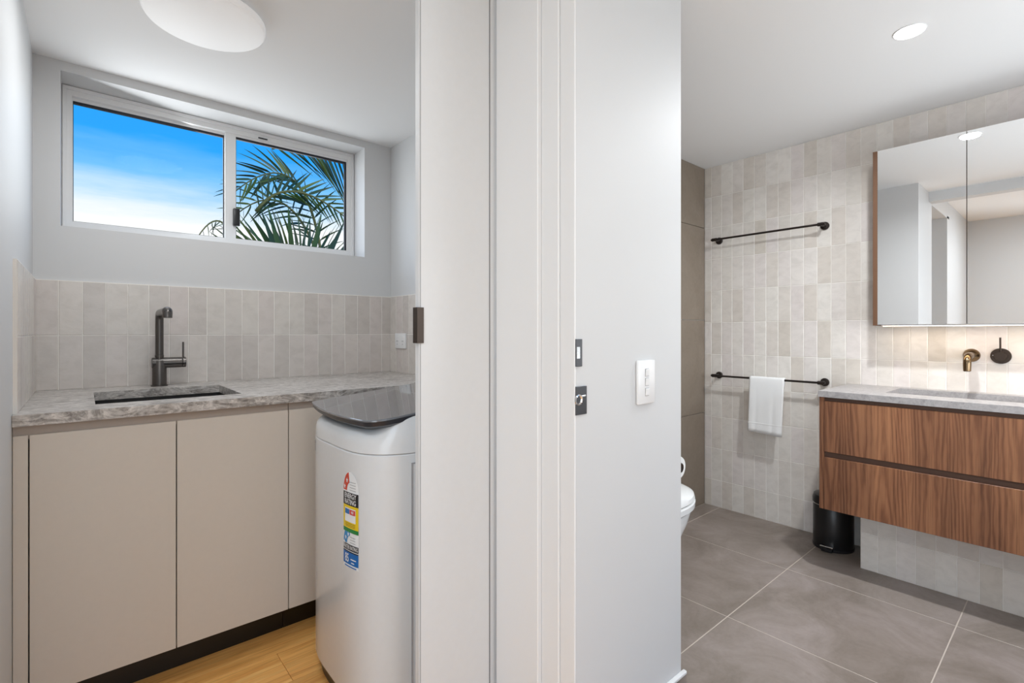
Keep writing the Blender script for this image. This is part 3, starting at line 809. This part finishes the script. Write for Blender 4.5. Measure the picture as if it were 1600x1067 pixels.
# ------------------------------------------------------------------ switches by the bathroom door
def build_switch():
    t = thing('light_switch', (1.19, YP, 1.02), 'white triple light switch on the wall beside the bathroom door', 'light switch')
    box('plate', 1.149, 1.231, YP - .0085, YP - .0005, .960, 1.0815, 'plastic_white', t, .003, 2)
    for z in (1.047, 1.021, .993):
        box('rocker_frame', 1.181, 1.199, YP - .0088, YP - .008, z - .011, z + .011, 'ink_grey', t)
        r = box('rocker', 1.182, 1.198, YP - .0115, YP - .0083, z - .010, z + .010, 'plastic_white', t, .0012)
        r.rotation_euler = (.07, 0, 0)
build_switch()

# ------------------------------------------------------------------ bathroom
def build_vanity():
    y1, y0, xf, zt, zb = .841, -.42, 2.69, .8485, .311
    t = thing('vanity_cabinet', (2.93, .2, zb), 'wall-hung walnut vanity with two wide drawers', 'vanity')
    xw = XV - .001
    boxes('carcass', [(2.715, xw, y0 + .019, y1 - .0195, zb + .004, zb + .02), (xw - .016, xw, y0 + .019, y1 - .0195, zb + .02, .74), (2.715, 2.73, y0 + .019, y1 - .0195, zb + .02, .82)], 'walnut_dark', t)
    box('side_panel', xf, xw, y1 - .019, y1, zb, zt, 'walnut', t, .0008)
    box('side_panel', xf, xw, y0, y0 + .019, zb, zt, 'walnut', t, .0008)
    box('finger_rail', 2.702, 2.715, y0 + .019, y1 - .019, .805, zt, 'walnut_dark', t)
    box('finger_rail', 2.702, 2.715, y0 + .019, y1 - .019, .545, .60, 'walnut_dark', t)
    box('drawer', xf, 2.7015, y0 + .020, y1 - .020, .587, .8295, 'walnut', t, .0008)
    box('drawer', xf, 2.7015, y0 + .020, y1 - .020, zb, .560, 'walnut', t, .0008)
    top = ring_slab('stone_countertop', 2.684, XV - .001, y0 - .004, y1 + .004, zt, .877, 2.835, 3.115, .10, .612, 'stone_pale', None, .002)
    tag(top, 'pale grey stone vanity top with a sunken basin cut-out', 'countertop')
    # sunken stone basin
    bm = bmesh.new(); X0, X1, Y0, Y1 = 2.835, 3.115, .10, .612
    def q(i, z): return [bm.verts.new((a, b, z)) for a, b in ((X0 + i, Y0 + i), (X1 - i, Y0 + i), (X1 - i, Y1 - i), (X0 + i, Y1 - i))]
    R = [q(0, zt + .0005), q(.004, .79), q(.02, .772)]
    Rb = [q(-.012, zt + .0), q(-.012, .76)]
    for S_ in (R, Rb):
        for A, B in zip(S_, S_[1:]):
            for k in range(4): bm.faces.new((A[k], A[(k + 1) % 4], B[(k + 1) % 4], B[k]))
    bm.faces.new(R[-1]); bm.faces.new(Rb[-1])
    for k in range(4): bm.faces.new((R[0][k], R[0][(k + 1) % 4], Rb[0][(k + 1) % 4], Rb[0][k]))
    c = Vector((2.975, .356, .76)); bmesh.ops.translate(bm, vec=-c, verts=bm.verts)
    b = thing('basin', c, 'pale stone rectangular basin sunk into the vanity top', 'basin')
    link('bowl', bm_mesh(bm, 'bowl'), c, b, 'stone_pale')
    lathe('drain', [(0, .005), (.022, .005), (.03, .002), (.03, 0)], (2.99, .356, .7725), 'bronze', b)
    # spout
    s = thing('basin_spout', (XV, .352, 1.05), 'brass-bronze wall spout over the basin', 'tap')
    lathe('flange', [(0, .0), (.031, .0), (.031, .006), (.027, .013), (.017, .024), (0, .026)], (XV, .352, 1.05), 'bronze', s, '-x', 40)
    pts = [(XV - .012, .352, 1.05), (XV - .10, .352, 1.05)]
    pts += [(XV - .10 - .04 * math.sin(a), .352, 1.05 - .04 * (1 - math.cos(a))) for a in [PI / 2 * k / 8 for k in range(1, 9)]] + [(XV - .14, .352, .982)]
    tube('spout_pipe', pts, [.0165] * 2 + [.0150] * 8 + [.0140], 'bronze', s, 24)
    lathe('aerator', [(0, 0), (.0112, 0), (.0112, .002), (0, .002)], (XV - .14, .352, .9805), 'black_plastic', s)
    # mixer
    m = thing('basin_mixer', (XV, .253, 1.05), 'round dark bronze wall mixer with a thin upright pin lever', 'tap mixer')
    lathe('plate', [(0, 0), (.0355, 0), (.0355, .007), (.034, .0085), (0, .0085)], (XV, .253, 1.05), 'bronze_dark', m, '-x', 48)
    lathe('cartridge', [(0, 0), (.0215, 0), (.0215, .020), (.020, .022), (0, .022)], (XV - .008, .253, 1.05), 'bronze_dark', m, '-x', 36)
    tube('pin_lever', [(XV - .022, .253, 1.062), (XV - .030, .253, 1.135)], .0036, 'bronze_dark', m, 12)
    lathe('marker', [(0, 0), (.0025, 0), (.0018, .001), (0, .001)], (XV - .0084, .279, 1.053), 'steel', m, '-x', 12)
build_vanity()

def build_mirror():
    y1, y0, x0, z0, z1 = .705, -.35, 3.03, 1.197, 2.072
    t = thing('mirror_cabinet', (3.1, .2, z0), 'walnut-edged mirror cabinet hanging above the basin', 'mirror cabinet')
    xw = XV - .001
    box('side_panel', x0 - .002, xw, y1 - .0185, y1, z0 - .004, z1, 'walnut_edge', t, .0008)
    box('side_panel', x0 - .002, xw, y0, y0 + .0185, z0 - .004, z1, 'walnut_edge', t, .0008)
    box('carcass', x0 + .021, xw, y0 + .019, y1 - .019, z0 + .004, z1 - .001, 'walnut_edge', t)
    for a, b in ((.353, y1 - .0195), (-.0, .350), (y0 + .0195, -.003)):
        d = box('mirror_door', x0 + .0045, x0 + .020, a, b, z0, z1, 'kick_black', t)
        box('mirror_glass', x0, x0 + .0045, a, b, z0, z1, 'mirror', d)
    box('led_channel', x0 + .024, x0 + .046, y0 + .03, y1 - .03, z0 - .006, z0 + .004, 'alu_white', t)
    box('led_strip', x0 + .028, x0 + .042, y0 + .035, y1 - .035, z0 - .0085, z0 - .006, 'led_warm', t)
    ld = bpy.data.lights.new('led_glow', 'AREA'); ld.shape = 'RECTANGLE'; ld.size = .014; ld.size_y = .98; ld.energy = LED_W; ld.color = (1, .80, .58)
    lo = bpy.data.objects.new('led_glow', ld); COL.objects.link(lo); lo.parent = t
    lo.location = Vector((x0 + .035, (y0 + y1) / 2, z0 - .0095)) - wl(t)
build_mirror()

def build_rail(z, label):
    x = XV - .070
    t = thing('towel_rail', (XV, 1.27, z), label, 'towel rail', 'dark towel rails on the tiled wall')
    tube('bar', [(x, 1.605, z), (x, .945, z)], .0062, 'rail_dark', t, 14)
    for y in (1.583, .966):
        lathe('flange', [(0, 0), (.0225, 0), (.0225, .008), (.020, .011), (.0085, .013), (.0085, .076), (.0, .078)], (XV, y, z), 'rail_dark', t, '-x', 28)
        lathe('knuckle', [(0, 0), (.0105, 0), (.0105, .03), (0, .03)], (x, y - .015, z), 'rail_dark', t, 'y', 20)
build_rail(1.762, 'dark bronze towel rail high on the tiled wall, empty')
build_rail(.876, 'dark bronze towel rail low on the tiled wall, holding a towel')

def build_towel():
    x, zr, yA, yB = XV - .070, .876, 1.352, 1.153
    prof = []
    r = .0115
    zf, zb_ = .548, .60
    for i in range(15): prof.append((x - r - .004 * (1 - i / 14.0), zf + (zr - zf) * i / 14))
    for i in range(1, 9):
        a = PI - PI * i / 9; prof.append((x + r * math.cos(a), zr + r * math.sin(a)))
    for i in range(13): prof.append((x + r, zr - (zr - zb_) * i / 12))
    bm = bmesh.new(); NY = 22; G = []
    for j in range(NY + 1):
        v = j / NY; y = yA + (yB - yA) * v; row = []
        for i, (px, pz) in enumerate(prof):
            s = max(0, (zr - pz) / .33)
            wave = .004 * s * math.sin(v * 7.5 + 1.0) + .0022 * s * math.sin(v * 17)
            dy = .010 * s + (.004 * s * (v - .5) if i < 15 else -.06 * s * (v - .5) * 0 + .020 * min(1, s * 3) * v)
            dz = (-.012 * (v - .5) if i < 3 else 0)
            row.append(bm.verts.new((px - abs(wave) * (1 if px < x else -.2) - .0, y + dy, pz + dz * (1 - i / 3 if i < 3 else 0))))
        G.append(row)
    for A, B in zip(G, G[1:]):
        for k in range(len(prof) - 1): bm.faces.new((A[k], A[k + 1], B[k + 1], B[k]))
    c = Vector((x, (yA + yB) / 2, zf)); bmesh.ops.translate(bm, vec=-c, verts=bm.verts)
    t = thing('hand_towel', c, 'white hand towel folded over the lower towel rail', 'towel')
    o = link('cloth', bm_mesh(bm, 'cloth', 4), c, t, 'terry')
    md = o.modifiers.new('thickness', 'SOLIDIFY'); md.thickness = .006; md.offset = 0
    # woven border near the lower hem
    bm = bmesh.new(); prev = None
    for j in range(NY + 1):
        v = j / NY; y = yA + (yB - yA) * v; cur = []
        for pz in (.600, .604, .608, .612):
            s = (zr - pz) / .33
            wave = .004 * s * math.sin(v * 7.5 + 1.0) + .0022 * s * math.sin(v * 17)
            px = x - r - .004 * (1 - (pz - zf) / (zr - zf)) - abs(wave) - (.0040 if pz in (.604, .608) else .0026)
            cur.append(bm.verts.new((px, y + .010 * s + .004 * s * (v - .5), pz)))
        if prev:
            for k in range(3): bm.faces.new((prev[k], prev[k + 1], cur[k + 1], cur[k]))
        prev = cur
    bmesh.ops.translate(bm, vec=-c, verts=bm.verts)
    link('woven_border', bm_mesh(bm, 'woven_border', 4), c, t, 'terry')
build_towel()

def build_bin():
    c = (3.070, .893)
    t = thing('pedal_bin', (c[0], c[1], 0), 'small black pedal bin standing under the vanity', 'bin')
    lathe('body', [(0, .004), (.092, .004), (.094, .008), (.094, .230), (.092, .233), (0, .233)], (c[0], c[1], 0), 'bin_black', t, 'z', 48)
    lathe('foot_ring', [(0, 0), (.0955, 0), (.0965, .004), (.0965, .014), (.0945, .016)], (c[0], c[1], 0), 'black_plastic', t, 'z', 48)
    lathe('rim', [(.0945, 0), (.0972, .001), (.0972, .005), (.0945, .006)], (c[0], c[1], .2315), 'steel', t, 'z', 48)
    lathe('lid', [(.0965, .237), (.0965, .262), (.090, .279), (.07, .288), (.03, .292), (0, .293)], (c[0], c[1], 0), 'bin_black', t, 'z', 48)
    d = Vector((-.955, -.02, 0)).normalized(); s = Vector((-d.y, d.x, 0)); b = Vector((c[0], c[1], 0))
    p = b + d * .098
    me = box_mesh(.030, .060, .006, 'steel', .0015); o = link('pedal', me, p + d * .006 + Vector((0, 0, .030)), t)
    o.rotation_euler = (0, .0, math.atan2(d.y, d.x))
    me = box_mesh(.028, .050, .018, 'black_plastic', .002); o2 = link('pedal_arm', me, p + d * .006 + Vector((0, 0, .0125)), t)
    o2.rotation_euler = (0, 0, math.atan2(d.y, d.x))
build_bin()

def build_toilet():
    yc, xb = 1.282, XT + .002
    t = thing('toilet', (1.75, yc, 0), 'white toilet half hidden behind the white partition wall', 'toilet')
    def D(xf, hw, z, n=28, xr=None):
        xr = xr if xr is not None else xb
        pts = []; xm = xf - hw * 1.25
        for i in range(n + 1):
            a = -PI / 2 + PI * i / n
            pts.append((xm + hw * 1.25 * math.cos(a) ** .9 if math.cos(a) > 1e-9 else xm, yc + hw * math.copysign(abs(math.sin(a)) ** .9, math.sin(a)), z))
        pts += [(xr, yc + hw, z), (xr, yc - hw, z)]
        return pts
    loft([D(1.86, .12, 0), D(1.885, .125, .06), D(1.99, .152, .22), D(2.075, .178, .33), D(2.095, .186, .375), D(2.09, .184, .385)], 'pan', (1.75, yc, 0), 'ceramic', t)
    loft([D(2.105, .190, .392, xr=1.63), D(2.122, .198, .400, xr=1.63), D(2.124, .199, .422, xr=1.63), D(2.112, .194, .43, xr=1.63)], 'seat', (1.75, yc, .392), 'ceramic', t)
    loft([D(2.112, .194, .4315, xr=1.62), D(2.122, .198, .436, xr=1.62), D(2.115, .195, .452, xr=1.62), D(2.075, .178, .470, xr=1.62), D(2.0, .14, .478, xr=1.62)], 'lid', (1.75, yc, .43), 'ceramic', t)
    box('cistern', xb, 1.565, yc - .185, yc + .185, .385, .80, 'ceramic', t, .03, 4)
    lathe('flush_button', [(0, .006), (.03, .006), (.034, .003), (.034, 0)], (1.48, yc, .80), 'chrome', t)
build_toilet()

def build_roll():
    x, y, z = 1.476, .868, .716
    h = thing('toilet_roll_holder', (XT, y + .05, z), 'dark toilet roll holder at the partition corner', 'roll holder')
    lathe('flange', [(0, 0), (.02, 0), (.02, .006), (0, .008)], (XT, y + .125, z), 'rail_dark', h, 'x')
    tube('arm', [(XT + .004, y + .125, z), (x - .004, y + .125, z), (x, y + .12, z), (x, y - .004, z)], .006, 'rail_dark', h, 12)
    lathe('end_cap', [(0, 0), (.0155, 0), (.0155, .004), (0, .006)], (x, y - .001, z), 'rail_dark', h, '-y', 24)
    r = thing('toilet_roll', (x, y + .05, z), 'white toilet roll on the dark holder', 'toilet roll')
    lathe('paper', [(.017, 0), (.0345, 0), (.0355, .002), (.0355, .098), (.0345, .1), (.017, .1)], (x, y, z), 'paper', r, 'y', 40)
    lathe('core', [(.0155, .0005), (.017, 0), (.017, .1), (.0155, .0995), (.0155, .0005)], (x, y, z), 'ink_brown', r, 'y', 32)
build_roll()

def build_downlight(x, y, label, share=1.0):
    t = thing('downlight', (x, y, H), label, 'downlight', 'bathroom downlights')
    lathe('trim_ring', [(.0455, .0002), (.050, .0002), (.0505, .0012), (.049, .003), (.0455, .0036)], (x, y, H), 'plastic_white', t, '-z', 48)
    lathe('lens', [(0, .0068), (.038, .0064), (.044, .0052), (.0465, .0034), (.0465, .0005)], (x, y, H), 'lamp_lens', t, '-z', 48)
    ld = bpy.data.lights.new('downlight_beam', 'AREA'); ld.shape = 'DISK'; ld.size = .08; ld.spread = 2.8; ld.energy = DOWN_W * share; ld.color = (.93, .97, 1)
    lo = bpy.data.objects.new('downlight_beam', ld); COL.objects.link(lo); lo.parent = t; lo.location = (0, 0, -.011)
build_downlight(2.297, .4226, 'round white downlight in the bathroom ceiling above the vanity')
build_downlight(2.297, -.46, 'round white downlight at the near end of the bathroom', .25)

def build_hall_light(x, y, label):
    t = thing('hall_light', (x, y, HALL_H), label, 'ceiling light', 'hall ceiling lights')
    lathe('rim', [(.25, 0), (.262, 0), (.262, .05), (.25, .054)], (x, y, HALL_H), 'alu_white', t, '-z', 64)
    lathe('diffuser', [(0, .052), (.25, .05), (.25, .002)], (x, y, HALL_H), 'lamp_hall', t, '-z', 64)
    ld = bpy.data.lights.new('hall_lamp', 'AREA'); ld.shape = 'DISK'; ld.size = .5; ld.energy = HALL_W; ld.color = (.84, .925, 1)
    lo = bpy.data.objects.new('hall_lamp', ld); COL.objects.link(lo); lo.parent = t; lo.location = (0, 0, -.06)
build_hall_light(-.38, .02, 'round ceiling light in the hall nearest the two doorways')
build_hall_light(-.15, -1.8, 'added round ceiling light, out of view at the far end of the hall')  # unseen lamp, added to help light the hall and rooms

# ------------------------------------------------------------------ palms outside
def leaflet_meshes():
    out = []
    for v in range(3):
        bm = bmesh.new(); n = 7; droop = (.10, .22, .34)[v]
        L = []
        for i in range(n + 1):
            s = i / n; w = .020 * (s * 6 if s < .16 else (1 - (s - .16) / .84) ** .7 if s < 1 else 0) + .0008
            w = min(w, .020)
            z = -droop * s * s
            L.append((bm.verts.new((s, -w, z + w * .5)), bm.verts.new((s, 0, z)), bm.verts.new((s, w, z + w * .5))))
        for a, b in zip(L, L[1:]):
            bm.faces.new((a[0], b[0], b[1], a[1])); bm.faces.new((a[1], b[1], b[2], a[2]))
        me = bpy.data.meshes.new('leaflet'); bm.to_mesh(me); bm.free()
        me.materials.append(MATS['palm_leaf']); me.polygons.foreach_set('use_smooth', [True] * len(me.polygons)); out.append(me)
    return out
LEAF = leaflet_meshes()
def bez(P, t):
    a, b, c = P; return a * (1 - t) ** 2 + b * 2 * t * (1 - t) + c * t * t
def frond(tree, P, n, L, side, a0=1.0, a1=.55, droop=1, width=2.2, sides=(1, -1), jit=.07, taper=.45):
    P = [Vector(p) for p in P]; side = Vector(side).normalized()
    pts = [bez(P, i / 14) for i in range(15)]
    bm = bmesh.new(); o = P[0]
    tube_bm(bm, [p - o for p in pts], [.016 * (1 - .8 * i / 14) + .003 for i in range(15)], 6)
    f = link('frond', bm_mesh(bm, 'frond', 4), o, tree, 'palm_stem')
    for i in range(n):
        t = .04 + .95 * i / (n - 1); p = bez(P, t); tg = (bez(P, min(1, t + .02)) - bez(P, t - .02)).normalized()
        for sg in sides:
            a = a0 + (a1 - a0) * t + random.uniform(-jit, jit)
            s = (side - tg * side.dot(tg)).normalized() * sg
            d = (tg * math.cos(a) + s * math.sin(a)).normalized()
            up = Vector((0, -.25, 1)); zax = (up - d * up.dot(d)).normalized(); yax = zax.cross(d)
            k = L * (1 - taper + taper * math.sin(PI * min(1, t * .9 + .1))) * random.uniform(.9, 1.08)
            M = Matrix((d, yax, zax)).transposed().to_4x4()
            o2 = link('leaflet', LEAF[droop], p, f)
            o2.rotation_euler = (M @ Matrix.Rotation(random.uniform(.5, 1.3) * random.choice((1, -1)), 4, 'X')).to_euler()
            o2.scale = (k, k * width, k)
def build_palms():
    def at(px, py, y):
        u = (px - 800) / FPX; c, s = math.cos(TH), math.sin(TH); rx, ry = c + u * s, s - u * c; t = y / ry
        return Vector((rx * t, y, EYE - (py - HORIZON) * t / FPX))
    Y0 = 6.4
    crown = at(500, 440, Y0)
    tr = thing('palm_tree', (crown.x, Y0, -3.0), 'dark green palm filling the right-hand window pane', 'palm tree')
    tube('trunk', [(crown.x, Y0, -3.0), (crown.x + .05, Y0, 0), (crown.x, Y0, crown.z)], [.14, .12, .10], 'palm_trunk', tr, 14)
    # arch at the upper left, leaflets hanging to both sides
    frond(tr, [at(505, 420, Y0), at(480, 205, Y0 - .1), at(366, 300, Y0 - .2)], 27, .44, (-.55, .1, .8), 1.15, .5, 1, 2.3)
    frond(tr, [at(505, 425, Y0), at(455, 262, Y0 + .3), at(368, 336, Y0 + .2)], 16, .40, (-.4, .1, .9), 1.1, .6, 2, 2.4)
    # lit frond through the middle, leaflets falling to the right
    frond(tr, [at(400, 330, Y0 - .5), at(455, 250, Y0 - .5), at(575, 372, Y0 - .6)], 20, .36, (-.3, .1, -1), .75, .5, 0, 2.6)
    # long leaflets at the upper right
    frond(tr, [at(425, 232, Y0 + .4), at(500, 205, Y0 + .4), at(600, 300, Y0 + .3)], 20, .80, (-.2, 0, -1), .95, .8, 0, 1.5, sides=(1,))
    # leaflets standing up like a fan along the bottom of the pane
    frond(tr, [at(366, 425, Y0 - .9), at(458, 372, Y0 - 1.0), at(556, 425, Y0 - .9)], 32, .50, (0, -.1, 1), 2.05, 1.05, 0, 2.7, sides=(1,), taper=.12, jit=.05)
    frond(tr, [at(366, 415, Y0 - .5), at(440, 362, Y0 - .5), at(520, 415, Y0 - .4)], 20, .46, (0, -.1, 1), 2.3, 1.4, 1, 2.3, sides=(1,), taper=.12, jit=.08)
    t2 = thing('palm_tree', at(300, 700, 7.5), 'small palm frond drooping low beside the sash join', 'palm tree')
    t2.location.z = -3.0
    b = at(380, 420, 7.4)
    tube('trunk', [(t2.location.x, t2.location.y, -3.0), (t2.location.x + .3, 7.45, 0), (b.x, b.y, b.z)], [.10, .09, .05], 'palm_trunk', t2, 10)
    frond(t2, [b, at(352, 300, 7.3), at(308, 372, 7.2)], 12, .22, (.3, .1, -1), 1.2, .9, 1, 1.6, sides=(1,))
build_palms()
